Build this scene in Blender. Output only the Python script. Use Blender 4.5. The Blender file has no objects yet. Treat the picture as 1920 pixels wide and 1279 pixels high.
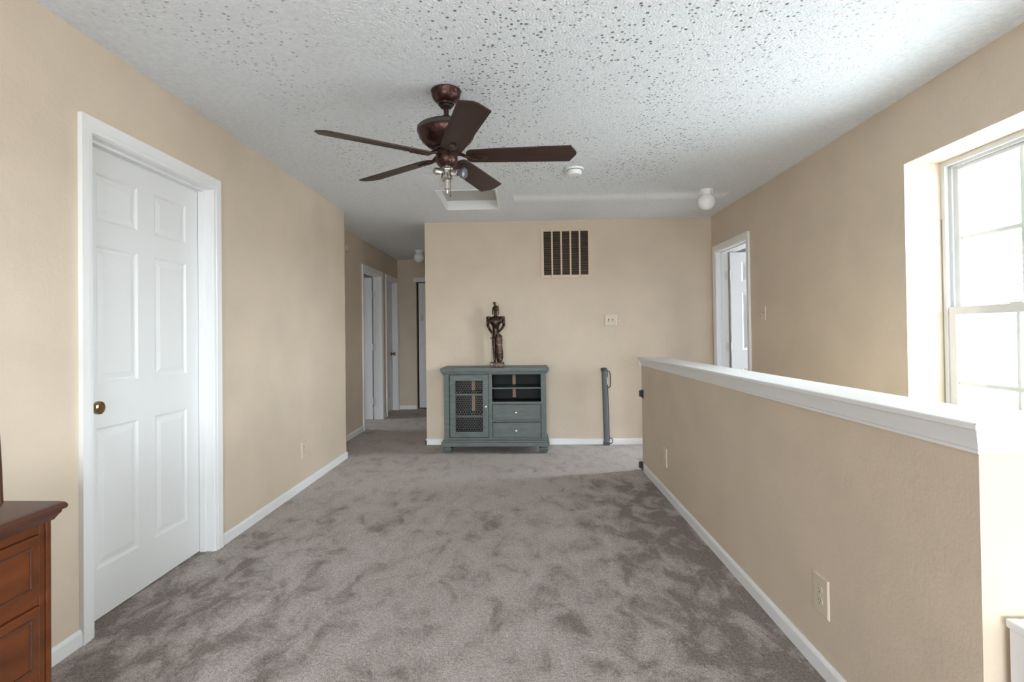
import bpy, bmesh, math, random
from mathutils import Vector, Matrix
random.seed(7)
S = bpy.context.scene
C = S.collection
PI = math.pi

# ------------------------------------------------------------------ camera
def make_camera():
    f, yaw, pitch, roll, h, cx, cy = 1004.2374, 0.0472497, 0.0109936, 0.0123376, 1.2056911, 933.3737, 615.4993
    fw = Vector((-math.sin(yaw)*math.cos(pitch), math.cos(yaw)*math.cos(pitch), math.sin(pitch)))
    r0 = Vector((math.cos(yaw), math.sin(yaw), 0)); u0 = r0.cross(fw)
    r = r0*math.cos(roll) - u0*math.sin(roll); u = u0*math.cos(roll) + r0*math.sin(roll)
    cd = bpy.data.cameras.new('camera'); cam = bpy.data.objects.new('camera', cd); C.objects.link(cam)
    m = Matrix((r, u, -fw)).transposed().to_4x4(); m.translation = Vector((0, 0, h)); cam.matrix_world = m
    cd.sensor_fit = 'HORIZONTAL'; cd.sensor_width = 36.0; cd.lens = f/1920*36
    cd.shift_x = (960-cx)/1920; cd.shift_y = (cy-639.5)/1920
    cd.clip_start = 0.02; cd.clip_end = 100
    S.camera = cam
make_camera()

# ------------------------------------------------------------------ light
S.view_settings.view_transform = 'Standard'; S.view_settings.look = 'None'
S.view_settings.gamma = 1.0; S.view_settings.use_curve_mapping = False
S.view_settings.exposure = 2.25
W = bpy.data.worlds.new('sky'); S.world = W; W.use_nodes = True
bg = W.node_tree.nodes['Background']; bg.inputs[0].default_value = (0.88, 0.95, 1.0, 1); bg.inputs[1].default_value = 5.0
_nt = W.node_tree; _tc = _nt.nodes.new('ShaderNodeTexCoord'); _sp = _nt.nodes.new('ShaderNodeSeparateXYZ'); _rp = _nt.nodes.new('ShaderNodeValToRGB')
_nt.links.new(_tc.outputs['Generated'], _sp.inputs[0]); _nt.links.new(_sp.outputs['Z'], _rp.inputs[0]); _mr = _nt.nodes.new('ShaderNodeMapRange'); _mr.inputs['From Min'].default_value = -.3; _mr.inputs['From Max'].default_value = .6; _mr.inputs['To Min'].default_value = 5.0; _mr.inputs['To Max'].default_value = 7.4
_nt.links.new(_sp.outputs['X'], _mr.inputs[0]); _nt.links.new(_mr.outputs[0], bg.inputs[1]); _nt.links.new(_rp.outputs[0], bg.inputs[0])   # the overcast is brighter to the east
_rp.color_ramp.elements[0].position = 0.0; _rp.color_ramp.elements[0].color = (0.34, 0.36, 0.37, 1)      # paler ground below the horizon
_rp.color_ramp.elements[1].position = 0.03; _rp.color_ramp.elements[1].color = (0.88, 0.95, 1.0, 1)     # overcast sky
S.cycles.max_bounces = 14; S.cycles.diffuse_bounces = 8; S.cycles.transparent_max_bounces = 12
S.cycles.sample_clamp_indirect = 8.0
S.cycles.use_denoising = True

def portal(loc, rot, sx, sy):
    ld = bpy.data.lights.new('daylight_portal', 'AREA'); ld.shape = 'RECTANGLE'; ld.size = sx; ld.size_y = sy
    ld.cycles.is_portal = True
    o = bpy.data.objects.new('daylight_portal', ld); o.location = loc; o.rotation_euler = rot; C.objects.link(o)

# ------------------------------------------------------------------ key dimensions (metres)
XL, YL, XB, YB, XR, XK, YK, XH = -1.759, 5.222, -1.072, 5.858, 2.036, 1.035, 4.769, -2.042
H, YE, YR, YC = 2.44, 8.66, -3.6, 1.276
KT, WT = 0.14, 0.115
portal((XR+.26, 2.34, 1.27), (0, PI/2, 0), 1.62, 1.14)
portal((XR+.26, .93, 1.27), (0, PI/2, 0), 1.62, .26)
portal((-.675, YR-.16, 1.1), (PI/2, 0, 0), 1.25, 2.0); portal((.9, YR-.16, 1.1), (PI/2, 0, 0), 1.3, 2.0)
portal((3.48, 5.435, 1.4), (0, PI/2, 0), 1.8, .43)
portal((-4.85, 7.0, 1.4), (0, -PI/2, 0), 1.0, .8)

# ------------------------------------------------------------------ materials
def mat(name, col, rough=0.5, metal=0.0, spec=0.5):
    m = bpy.data.materials.new(name); m.use_nodes = True
    b = m.node_tree.nodes['Principled BSDF']
    b.inputs['Base Color'].default_value = (*col, 1); b.inputs['Roughness'].default_value = rough
    b.inputs['Metallic'].default_value = metal; b.inputs['Specular IOR Level'].default_value = spec
    return m
def N(m, t, **kw):
    n = m.node_tree.nodes.new(t)
    for k, v in kw.items():
        if k in n.inputs: n.inputs[k].default_value = v
        else: setattr(n, k, v)
    return n
def LK(m, a, ao, b, bi): m.node_tree.links.new(a.outputs[ao], b.inputs[bi])
def BS(m): return m.node_tree.nodes['Principled BSDF']
def coords(m, scale=(1, 1, 1), rot=(0, 0, 0), kind='Object'):
    t = N(m, 'ShaderNodeTexCoord'); mp = N(m, 'ShaderNodeMapping')
    mp.inputs['Scale'].default_value = scale; mp.inputs['Rotation'].default_value = rot
    LK(m, t, kind, mp, 'Vector'); return mp
def noise(m, vec, scale, detail=3, rough=0.5):
    n = N(m, 'ShaderNodeTexNoise'); n.inputs['Scale'].default_value = scale
    n.inputs['Detail'].default_value = detail; n.inputs['Roughness'].default_value = rough
    if vec: LK(m, vec, 'Vector', n, 'Vector')
    return n
def ramp(m, src, out, stops):
    r = N(m, 'ShaderNodeValToRGB'); e = r.color_ramp.elements
    while len(e) < len(stops): e.new(0.5)
    for i, (p, c) in enumerate(stops):
        e[i].position = p; e[i].color = (*c, 1) if len(c) == 3 else c
    LK(m, src, out, r, 'Fac'); return r
def g(v): return (v, v, v)
def bump(m, src, out, strength, dist, prev=None):
    b = N(m, 'ShaderNodeBump'); b.inputs['Strength'].default_value = strength; b.inputs['Distance'].default_value = dist
    LK(m, src, out, b, 'Height')
    if prev: LK(m, prev, 'Normal', b, 'Normal')
    LK(m, b, 'Normal', BS(m), 'Normal'); return b
def mix(m, a, b, fac, blend='MIX'):
    """a, b: (node, out) or colour; fac: (node, out) or float"""
    x = N(m, 'ShaderNodeMix'); x.data_type = 'RGBA'; x.blend_type = blend
    for s, i in ((fac, 0), (a, 6), (b, 7)):
        if isinstance(s, tuple) and hasattr(s[0], 'outputs'): m.node_tree.links.new(s[0].outputs[s[1]], x.inputs[i])
        elif i == 0: x.inputs[0].default_value = s
        else: x.inputs[i].default_value = (*s, 1)
    return (x, 2)
def setcol(m, a): m.node_tree.links.new(a[0].outputs[a[1]], BS(m).inputs['Base Color'])
def mth(m, op, a, b=None):
    n = N(m, 'ShaderNodeMath'); n.operation = op
    for i, s in enumerate((a, b)):
        if s is None: continue
        if isinstance(s, tuple): m.node_tree.links.new(s[0].outputs[s[1]], n.inputs[i])
        else: n.inputs[i].default_value = s
    return (n, 0)

def wall_paint():
    m = mat('beige_wall_paint', (0.615, 0.525, 0.42), 0.55, spec=0.35)
    v = coords(m)
    a = noise(m, v, 3.0, 3); r = ramp(m, a, 'Fac', [(0.3, (0.94, 0.94, 0.945)), (0.7, (1.03, 1.025, 1.02))])
    setcol(m, mix(m, (0.615, 0.525, 0.42), (r, 'Color'), 1.0, 'MULTIPLY'))
    n = noise(m, v, 110, 2); n2 = noise(m, v, 40, 2)
    b = bump(m, n, 'Fac', 0.22, 0.004); bump(m, n2, 'Fac', 0.2, 0.006, b)
    return m
def ceiling_mat():
    m = mat('popcorn_ceiling', (0.72, 0.725, 0.735), 0.9, spec=0.2)
    v = coords(m)
    n = noise(m, v, 95, 3, 0.6); n2 = noise(m, v, 34, 2)
    # dark specks in drifting clusters
    vo = N(m, 'ShaderNodeTexVoronoi'); vo.inputs['Scale'].default_value = 48; LK(m, v, 'Vector', vo, 'Vector')
    rnd = N_sep(m, vo, 'Color')
    sz = ramp(m, mth(m, 'DIVIDE', (vo, 'Distance'), mth(m, 'ADD', mth(m, 'MULTIPLY', (rnd, 1), 0.9), 0.35))[0], 0, [(0.20, g(1)), (0.34, g(0))])
    pick = mth(m, 'GREATER_THAN', (rnd, 0), 0.22)
    mp = N(m, 'ShaderNodeMapping'); LK(m, v, 'Vector', mp, 'Vector'); mp.inputs['Rotation'].default_value = (0, 0, -0.55); mp.inputs['Scale'].default_value = (1.5, 0.55, 1)
    cl = noise(m, mp, 1.5, 5, 0.62); cr = ramp(m, cl, 'Fac', [(0.42, g(0)), (0.58, g(1))])
    # stronger in the middle and right of the room, none over the hall or at the far patch
    sx = N(m, 'ShaderNodeSeparateXYZ'); LK(m, v, 'Vector', sx, 'Vector')
    def side(a_, b_):
        n_ = N(m, 'ShaderNodeMapRange'); n_.inputs['From Min'].default_value = a_; n_.inputs['From Max'].default_value = b_
        m.node_tree.links.new(sx.outputs['X'], n_.inputs['Value']); return (n_, 0)
    wx = mth(m, 'MULTIPLY', side(1.75, 0.7), side(-2.0, -0.1))
    wy = N(m, 'ShaderNodeMapRange'); wy.inputs['From Min'].default_value = 4.75; wy.inputs['From Max'].default_value = 4.2
    m.node_tree.links.new(sx.outputs['Y'], wy.inputs['Value'])
    base = mth(m, 'ADD', (cr, 'Color'), 0.2)
    f = mth(m, 'MULTIPLY', mth(m, 'MULTIPLY', (sz, 'Color'), pick), mth(m, 'MULTIPLY', base, mth(m, 'MULTIPLY', wx, (wy, 0))))
    f = mth(m, 'MINIMUM', mth(m, 'MULTIPLY', f, 1.1), 0.85)
    # repaired strip: brighter paint along x at y about 4.88
    wob = noise(m, v, 9, 4, 0.7)
    dy = mth(m, 'ABSOLUTE', mth(m, 'SUBTRACT', mth(m, 'ADD', (sx, 'Y'), mth(m, 'MULTIPLY', (wob, 'Fac'), 0.16)), mth(m, 'ADD', 4.945, mth(m, 'MULTIPLY', (sx, 'X'), 0.035))))
    st = N(m, 'ShaderNodeMapRange'); st.inputs['From Min'].default_value = 0.16; st.inputs['From Max'].default_value = 0.03
    m.node_tree.links.new(dy[0].outputs[0], st.inputs['Value'])
    inx = mth(m, 'MULTIPLY', mth(m, 'GREATER_THAN', (sx, 'X'), -0.07), mth(m, 'LESS_THAN', (sx, 'X'), 1.85))
    st2 = mth(m, 'MULTIPLY', mth(m, 'MULTIPLY', (st, 0), inx), 0.8)
    c0 = ramp(m, n2, 'Fac', [(0.35, (0.725, 0.765, 0.81)), (0.65, (0.78, 0.82, 0.865))])
    c1 = mix(m, (c0, 'Color'), (0.94, 0.975, 1.0), st2)
    setcol(m, mix(m, c1, (0.1, 0.105, 0.11), f))
    b = bump(m, n, 'Fac', 0.9, 0.010); bump(m, n2, 'Fac', 0.15, 0.02, b)
    return m
def N_sep(m, src, out):
    s = N(m, 'ShaderNodeSeparateColor'); LK(m, src, out, s, 'Color'); return s
def carpet_mat():
    m = mat('taupe_carpet', (0.3, 0.27, 0.25), 1.0, spec=0.05)
    v = coords(m)
    fine = noise(m, v, 170, 3, 0.85); mid = noise(m, v, 70, 2, 0.6)
    mp = N(m, 'ShaderNodeMapping'); LK(m, v, 'Vector', mp, 'Vector'); mp.inputs['Rotation'].default_value = (0, 0, 0.5); mp.inputs['Scale'].default_value = (1, 0.62, 1)
    pat = noise(m, mp, 7.0, 6, 0.66); pat.inputs['Distortion'].default_value = 0.5; big = noise(m, v, 0.9, 2)
    sx = N(m, 'ShaderNodeSeparateXYZ'); LK(m, v, 'Vector', sx, 'Vector')
    def mr(o, a, b, c):
        n = N(m, 'ShaderNodeMapRange'); n.interpolation_type = 'SMOOTHSTEP'; n.inputs['From Min'].default_value = a; n.inputs['From Max'].default_value = b; n.inputs['To Max'].default_value = c
        LK(m, sx, o, n, 'Value'); return (n, 0)
    s = mth(m, 'ADD', (pat, 'Fac'), mth(m, 'MULTIPLY', mth(m, 'SUBTRACT', (big, 'Fac'), 0.5), 0.3))
    # pile brushed the other way along the half wall and by the closed door; smoother by the landing
    s = mth(m, 'SUBTRACT', s, mth(m, 'MULTIPLY', mr('X', 0.1, 0.95, .16), mr('Y', 4.75, 4.3, 1.0)))
    s = mth(m, 'SUBTRACT', s, mth(m, 'MULTIPLY', mr('X', -0.6, -1.5, .13), mr('Y', 4.2, 2.2, 1.0)))
    s = mth(m, 'ADD', s, mr('Y', 3.2, 4.6, .08))
    p = ramp(m, s[0], 0, [(0.31, (0.34, 0.295, 0.27)), (0.46, (0.59, 0.535, 0.508)), (0.6, (0.68, 0.625, 0.60))])
    fr = ramp(m, fine, 'Fac', [(0.28, g(0.38)), (0.5, g(1.0)), (0.72, g(1.6))])
    mr = ramp(m, mid, 'Fac', [(0.3, g(0.82)), (0.7, g(1.18))])
    c = mix(m, (p, 'Color'), (fr, 'Color'), 1.0, 'MULTIPLY'); c = mix(m, c, (mr, 'Color'), 1.0, 'MULTIPLY')
    setcol(m, c)
    b = bump(m, fine, 'Fac', 0.9, 0.012); bump(m, mid, 'Fac', 0.6, 0.02, b)
    return m
def wood(name, c0, c1, rough=0.35, axis=(1, 12, 12), scale=3.0, coat=0.0):
    m = mat(name, c0, rough)
    v = coords(m, axis); n = noise(m, v, scale, 5, 0.6)
    r = ramp(m, n, 'Fac', [(0.3, c0), (0.7, c1)]); setcol(m, (r, 'Color'))
    BS(m).inputs['Coat Weight'].default_value = coat; BS(m).inputs['Coat Roughness'].default_value = 0.2
    bump(m, n, 'Fac', 0.12, 0.002)
    return m
def bronze_mat():
    m = mat('aged_bronze', (0.14, 0.08, 0.05), 0.38, 0.75)
    v = coords(m); n = noise(m, v, 28, 4, 0.6)
    r = ramp(m, n, 'Fac', [(0.3, (0.014, 0.010, 0.010)), (0.52, (0.055, 0.034, 0.026)), (0.74, (0.22, 0.13, 0.075))])
    setcol(m, (r, 'Color')); bump(m, n, 'Fac', 0.4, 0.004)
    return m
def copper_mat():
    m = mat('oil_rubbed_copper', (0.1, 0.04, 0.028), 0.36, 0.85)
    v = coords(m); n = noise(m, v, 55, 3); r = ramp(m, n, 'Fac', [(0.3, (0.035, 0.018, 0.016)), (0.7, (0.10, 0.05, 0.042))])
    setcol(m, (r, 'Color')); vo = N(m, 'ShaderNodeTexVoronoi'); vo.inputs['Scale'].default_value = 90; LK(m, v, 'Vector', vo, 'Vector')
    bump(m, vo, 'Distance', 0.25, 0.003)
    return m
def teal_paint():
    m = mat('distressed_teal_paint', (0.13, 0.17, 0.155), 0.45)
    v = coords(m, (1, 1, 4)); n = noise(m, v, 8, 5, 0.65)
    r = ramp(m, n, 'Fac', [(0.25, (0.055, 0.074, 0.070)), (0.6, (0.088, 0.114, 0.107)), (0.8, (0.12, 0.15, 0.14))]); setcol(m, (r, 'Color'))
    bump(m, n, 'Fac', 0.1, 0.002); return m
def glass_mat():
    m = bpy.data.materials.new('window_glass'); m.use_nodes = True; t = m.node_tree; t.nodes.remove(BS(m))
    o = t.nodes['Material Output']; tr = t.nodes.new('ShaderNodeBsdfTransparent'); gl = t.nodes.new('ShaderNodeBsdfGlossy')
    tr.inputs[0].default_value = (0.96, 0.98, 0.97, 1); gl.inputs['Roughness'].default_value = 0.02
    lw = t.nodes.new('ShaderNodeLayerWeight'); fr = t.nodes.new('ShaderNodeMapRange'); fr.inputs['To Min'].default_value = .03; fr.inputs['To Max'].default_value = .35; fr.inputs['From Min'].default_value = .45; t.links.new(lw.outputs['Facing'], fr.inputs[0]); mx = t.nodes.new('ShaderNodeMixShader')
    t.links.new(fr.outputs[0], mx.inputs[0]); t.links.new(tr.outputs[0], mx.inputs[1]); t.links.new(gl.outputs[0], mx.inputs[2]); t.links.new(mx.outputs[0], o.inputs[0])
    return m
def white_paint(name, c=0.8, rough=0.35):
    m = mat(name, (c*.985, c, c*1.015), rough)
    v = coords(m); n = noise(m, v, 60, 2); bump(m, n, 'Fac', 0.05, 0.002); return m

M = {}
M['wall'] = wall_paint(); M['ceil'] = ceiling_mat(); M['carpet'] = carpet_mat()
M['white'] = white_paint('white_trim_paint', 0.78); M['door'] = white_paint('white_door_paint', 0.74, 0.4)
M['vinyl'] = white_paint('white_vinyl', 0.62, 0.3); M['glass'] = glass_mat()
M['brass'] = mat('antique_brass', (0.36, 0.25, 0.12), 0.22, 1.0); M['nickel'] = mat('brushed_nickel', (0.62, 0.6, 0.56), 0.3, 1.0)
M['ivory'] = white_paint('ivory_plastic', 0.6, 0.35); M['ivory'].node_tree.nodes['Principled BSDF'].inputs['Base Color'].default_value = (0.6, 0.53, 0.42, 1)
M['slot'] = mat('dark_slot', (0.06, 0.045, 0.03), 0.6)
M['grille'] = mat('cream_grille_metal', (0.62, 0.5, 0.37), 0.4); M['voidshade'] = mat('void_shade_black', (0.022, 0.018, 0.016), 0.95, spec=0.1)  # the near-black one stands in for unlit depth behind openings
M['bronze'] = bronze_mat(); M['copper'] = copper_mat()
M['blade'] = wood('walnut_fan_blade', (0.020, 0.0085, 0.006), (0.046, 0.019, 0.013), 0.45, (3, 40, 40), 1.5)
M['bladeedge'] = M['blade']
M['motorgrey'] = mat('dark_grey_metal', (0.07, 0.062, 0.058), 0.4, 0.6); M['black'] = mat('black_plastic', (0.015, 0.015, 0.016), 0.5)
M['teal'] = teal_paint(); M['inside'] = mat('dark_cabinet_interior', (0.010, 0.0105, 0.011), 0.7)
M['wire'] = mat('dark_wire', (0.2, 0.19, 0.19), 0.45, 0.4); M['raw'] = wood('unfinished_pine', (0.38, 0.24, 0.14), (0.5, 0.33, 0.2), 0.7, (10, 10, 1))
M['cherry'] = wood('cherry_dresser_wood', (0.05, 0.011, 0.002), (0.135, 0.034, 0.006), 0.3, (7, 1.6, 7), 2.2, 0.15)
M['cherrydark'] = wood('cherry_dresser_top', (0.05, 0.016, 0.009), (0.075, 0.024, 0.012), 0.28, (9, 1.2, 9), 2.2, 0.35)
M['gate'] = mat('slate_grey_plastic', (0.115, 0.125, 0.14), 0.45); M['gatedark'] = mat('dark_grey_plastic', (0.05, 0.052, 0.055), 0.5)
M['label'] = mat('white_label', (0.8, 0.8, 0.78), 0.5)
M['opal'] = mat('opal_white_glass', (0.82, 0.84, 0.86), 0.12); BS(M['opal']).inputs['Coat Weight'].default_value = 0.5
M['plastic'] = mat('white_plastic', (0.8, 0.82, 0.83), 0.35); M['bulbglass'] = M['glass']
M['lens'] = mat('grey_reflector_lens', (0.10, 0.105, 0.125), 0.12)
M['roomshade'] = mat('shade_toned_room_paint', (0.22, 0.22, 0.23), 0.8); M['siding'] = mat('white_siding', (0.8, 0.8, 0.8), 0.6)  # room grey puts the dimness beyond the doors into the wall colour
M['hinge'] = mat('painted_hinge', (0.68, 0.68, 0.67), 0.35, 0.2); M['caulk'] = mat('dirty_caulk', (0.3, 0.27, 0.23), 0.8)
M['hatch'] = white_paint('hatch_panel', 0.5, 0.8)

# ------------------------------------------------------------------ mesh helpers
def box(bm, lo, hi, bev=0.0):
    lo, hi = [min(a, b) for a, b in zip(lo, hi)], [max(a, b) for a, b in zip(lo, hi)]
    r = bmesh.ops.create_cube(bm, size=1.0)
    vs = r['verts']
    for v in vs:
        v.co = Vector([lo[i] + (v.co[i]+.5)*(hi[i]-lo[i]) for i in range(3)])
    if bev:
        es = list({e for v in vs for e in v.link_edges})
        bmesh.ops.bevel(bm, geom=es, offset=bev, segments=2, profile=0.5, affect='EDGES')
    return vs
def lathe(bm, prof, c=(0, 0, 0), seg=40, axis='Z', mtx=None):
    """prof: list of (r, h)"""
    rows = []
    for r, h in prof:
        row = []
        for k in range(seg):
            a = 2*PI*k/seg; p = Vector((r*math.cos(a), r*math.sin(a), h))
            if axis == 'Y': p = Vector((p.x, p.z, p.y))
            if axis == 'X': p = Vector((p.z, p.x, p.y))
            if mtx: p = mtx @ p
            row.append(bm.verts.new(p+Vector(c)))
        rows.append(row)
    for a, b in zip(rows, rows[1:]):
        for k in range(seg):
            bm.faces.new((a[k], a[(k+1) % seg], b[(k+1) % seg], b[k]))
    for row in (rows[0], rows[-1]):
        try: bm.faces.new(row)
        except ValueError: pass
    return rows
def tube(bm, pts, r, seg=10, cap=True):
    pts = [Vector(p) for p in pts]; rs = r if isinstance(r, (list, tuple)) else [r]*len(pts)
    rows = []; ref = None
    for i, p in enumerate(pts):
        d = (pts[min(i+1, len(pts)-1)]-pts[max(i-1, 0)]).normalized()
        if ref is None: ref = d.orthogonal().normalized()
        ref = (ref - d*ref.dot(d)).normalized(); s = d.cross(ref)
        rows.append([bm.verts.new(p+ref*rs[i]*math.cos(2*PI*k/seg)+s*rs[i]*math.sin(2*PI*k/seg)) for k in range(seg)])
    for a, b in zip(rows, rows[1:]):
        for k in range(seg): bm.faces.new((a[k], a[(k+1) % seg], b[(k+1) % seg], b[k]))
    if cap:
        bm.faces.new(rows[0]); bm.faces.new(rows[-1])
def loft(bm, rings, seg=20):
    """rings: (cx, cy, z, rx, ry)"""
    rows = [[bm.verts.new((cx+rx*math.cos(2*PI*k/seg), cy+ry*math.sin(2*PI*k/seg), z)) for k in range(seg)] for cx, cy, z, rx, ry in rings]
    for a, b in zip(rows, rows[1:]):
        for k in range(seg): bm.faces.new((a[k], a[(k+1) % seg], b[(k+1) % seg], b[k]))
    bm.faces.new(rows[0]); bm.faces.new(rows[-1])
def prism(bm, poly, axis, a, b):
    """poly of 2D points extruded along axis 0/1/2 from a to b; the 2D coords fill the other axes in order"""
    def P(q, t):
        l = list(q); l.insert(axis, t); return l
    va = [bm.verts.new(P(q, a)) for q in poly]; vb = [bm.verts.new(P(q, b)) for q in poly]
    n = len(poly)
    for k in range(n): bm.faces.new((va[k], va[(k+1) % n], vb[(k+1) % n], vb[k]))
    bm.faces.new(va); bm.faces.new(vb)
def obj(name, bm, m, parent=None, smooth=None, world=None):
    bmesh.ops.recalc_face_normals(bm, faces=bm.faces)
    me = bpy.data.meshes.new(name); bm.to_mesh(me); bm.free()
    if smooth is not None:
        for p in me.polygons: p.use_smooth = True
        me.set_sharp_from_angle(angle=math.radians(smooth))
    me.materials.append(m)
    o = bpy.data.objects.new(name, me); C.objects.link(o)
    if parent: o.parent = parent
    return o
def BM(): return bmesh.new()
def bxobj(name, lo, hi, m, parent=None, bev=0.0):
    b = BM(); box(b, lo, hi, bev); return obj(name, b, m, parent)
def tag(o, label, cat, group=None, kind=None):
    o['label'] = label; o['category'] = cat
    if group: o['group'] = group
    if kind: o['kind'] = kind
    return o
def thing(name, loc, label, cat, rz=0.0, group=None, kind=None):
    o = bpy.data.objects.new(name, None); C.objects.link(o); o.location = loc; o.rotation_euler = (0, 0, rz)
    o.empty_display_size = 0.1
    return tag(o, label, cat, group, kind)
def copy_tree(o, parent=None):
    c = o.copy(); C.objects.link(c)
    if parent: c.parent = parent
    for ch in list(o.children): copy_tree(ch, c)
    return c

# ------------------------------------------------------------------ room shell
def pierced(name, axis, t0, t1, u0, u1, z0, z1, holes, m, label):
    """wall slab: axis 0 -> X thickness t0..t1 running along Y (u); axis 1 -> Y thickness running along X"""
    bm = BM()
    def b(ua, ub, za, zb):
        if ub-ua < 1e-4 or zb-za < 1e-4: return
        if axis == 0: box(bm, (t0, ua, za), (t1, ub, zb))
        else: box(bm, (ua, t0, za), (ub, t1, zb))
    u = u0
    for a, c, ha, hb in sorted(holes):
        b(u, a, z0, z1); b(a, c, z0, ha); b(a, c, hb, z1); u = c
    b(u, u1, z0, z1)
    bmesh.ops.remove_doubles(bm, verts=bm.verts, dist=1e-5)
    return tag(obj(name, bm, m), label, 'wall', kind='structure')

DL = (2.105, 2.955, 2.045)                       # left door opening (y0, y1, top)
DR = (4.955, 5.715, 2.035)                       # right door opening
D1 = (6.775, 7.635, 2.055); D2 = (7.935, 8.585, 2.055)
W1 = (1.78, 2.942, 0.45, 2.083); W2 = (0.80, 1.06, 0.45, 2.083)
pierced('wall_left', 0, XL-WT, XL, YR, YL, 0, H+.02, [(DL[0]-.02, DL[1]+.02, 0, DL[2]+.02)], M['wall'], 'long beige wall on the left with the closed white door')
bxobj_ = bxobj('wall_left_return', (XH, YL-.1, 0), (XL-WT, YL, H+.02), M['wall']); tag(bxobj_, 'short beige return behind the end of the left wall', 'wall', kind='structure')
bxobj_ = bxobj('wall_closet', (-3.0, 1.2, 0), (-2.9, 3.6, H+.02), M['roomshade']); tag(bxobj_, 'closet wall behind the closed white door', 'wall', kind='structure')
pierced('wall_hall_left', 0, XH-WT, XH, YL-.1, YE, 0, H+.02, [(D1[0]-.02, D1[1]+.02, 0, D1[2]+.02), (D2[0]-.02, D2[1]+.02, 0, D2[2]+.02)], M['wall'], 'shaded beige hallway wall with two white doors')
BF = (-1.735, -1.115, 2.07)
pierced('wall_hall_end', 1, YE, YE+WT, XH-WT, XB+WT, 0, H+.02, [(BF[0], BF[1], 0, BF[2])], M['wall'], 'beige wall at the far end of the hallway')
bxobj_ = bxobj('wall_hall_right', (XB, YB+WT, 0), (XB+WT, YE, H+.02), M['wall']); tag(bxobj_, 'beige side wall of the hallway, hidden behind the back wall edge', 'wall', kind='structure')
bxobj_ = bxobj('wall_back', (XB, YB, 0), (XR, YB+WT, H+.02), M['wall']); tag(bxobj_, 'beige back wall behind the teal cabinet', 'wall', kind='structure')
pierced('wall_right', 0, XR, XR+.2, YR, YB+WT, -2.8, H+.02, [(DR[0]-.02, DR[1]+.02, 0, DR[2]+.02), W1, W2], M['wall'], 'beige wall on the right with the tall window')
pierced('wall_rear', 1, YR-.12, YR, XL-WT, XR+.2, 0, H+.02, [(-1.3, -.05, 0.1, 2.1), (.25, 1.55, .1, 2.1)], M['wall'], 'beige wall behind the viewer')  # unseen rear window openings, added and sized for frontal fill daylight
# half wall round the stairwell
bm = BM()
prism(bm, [(XK, YC), (XR, YC), (XR, YC+KT), (XK+KT, YC+KT), (XK+KT, YK), (XK, YK)], 2, -2.8, 0.97)
tag(obj('wall_half', bm, M['wall']), 'beige half wall with white cap around the stairwell', 'half wall', kind='structure')
# rooms beyond the doors
def shell(name, x0, x1, y0, y1, m, label, skip=(), hole=None, hole1=None):
    bm = BM(); t = .08
    if 'x0' not in skip:
        if hole:
            a, c, za, zb = hole
            for q in ((y0, a, 0, H), (a, c, 0, za), (a, c, zb, H), (c, y1, 0, H)): box(bm, (x0-t, q[0], q[2]), (x0, q[1], q[3]))
        else: box(bm, (x0-t, y0, 0), (x0, y1, H))
    if hole1:
        a, c, za, zb = hole1
        for q in ((y0, a, 0, H), (a, c, 0, za), (a, c, zb, H), (c, y1, 0, H)): box(bm, (x1, q[0], q[2]), (x1+t, q[1], q[3]))
    elif 'x1' not in skip: box(bm, (x1, y0, 0), (x1+t, y1, H))
    if 'y0' not in skip: box(bm, (x0-t, y0-t, 0), (x1+t, y0, H))
    if 'y1' not in skip: box(bm, (x0-t, y1, 0), (x1+t, y1+t, H))
    return tag(obj(name, bm, m), label, 'wall', kind='structure')
shell('wall_bedroom_right', XR+.2, 3.3, 4.55, 5.80, M['roomshade'], 'dim walls of the room beyond the open door on the right', skip=('x0',), hole1=(5.22, 5.65, .5, 2.3))
shell('wall_bedroom_left', -4.7, XH-WT, 5.6, 9.0, M['roomshade'], 'walls of the room beyond the open hallway door', skip=('x1',), hole=(6.6, 7.2, .9, 1.9))
# ceiling with the hatch hole
HX0, HX1, HY0, HY1 = -0.748, -0.212, 4.535, 5.272
bm = BM()
for lo, hi in (((-4.9, YR-.12), (3.5, HY0)), ((-4.9, HY1), (3.5, 9.1)), ((-4.9, HY0), (HX0, HY1)), ((HX1, HY0), (3.5, HY1))):
    box(bm, (*lo, H), (*hi, H+.06))
bmesh.ops.remove_doubles(bm, verts=bm.verts, dist=1e-5)
tag(obj('ceiling', bm, M['ceil']), 'white popcorn ceiling flecked with dark specks', 'ceiling', kind='structure')
# floor with the stairwell hole
bm = BM(); SY = 4.5
for lo, hi in (((-4.9, YR-.12), (XK+KT, 9.1)), ((XK+KT, YR-.12), (XR+.2, YC)), ((XK+KT, SY), (3.5, 9.1))):
    box(bm, (*lo, -.12), (*hi, 0))
bmesh.ops.remove_doubles(bm, verts=bm.verts, dist=1e-5)
tag(obj('floor', bm, M['carpet']), 'taupe wall to wall carpet with brushed darker patches', 'carpet', kind='structure')
bm = BM()
for k in range(13):
    box(bm, (XK+KT, SY-.25*(k+1), -2.8), (XR, SY-.25*k, -.19*(k+1)))
tag(obj('stairs', bm, M['carpet']), 'carpeted stairs going down behind the half wall', 'stairs', kind='structure')

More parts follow.
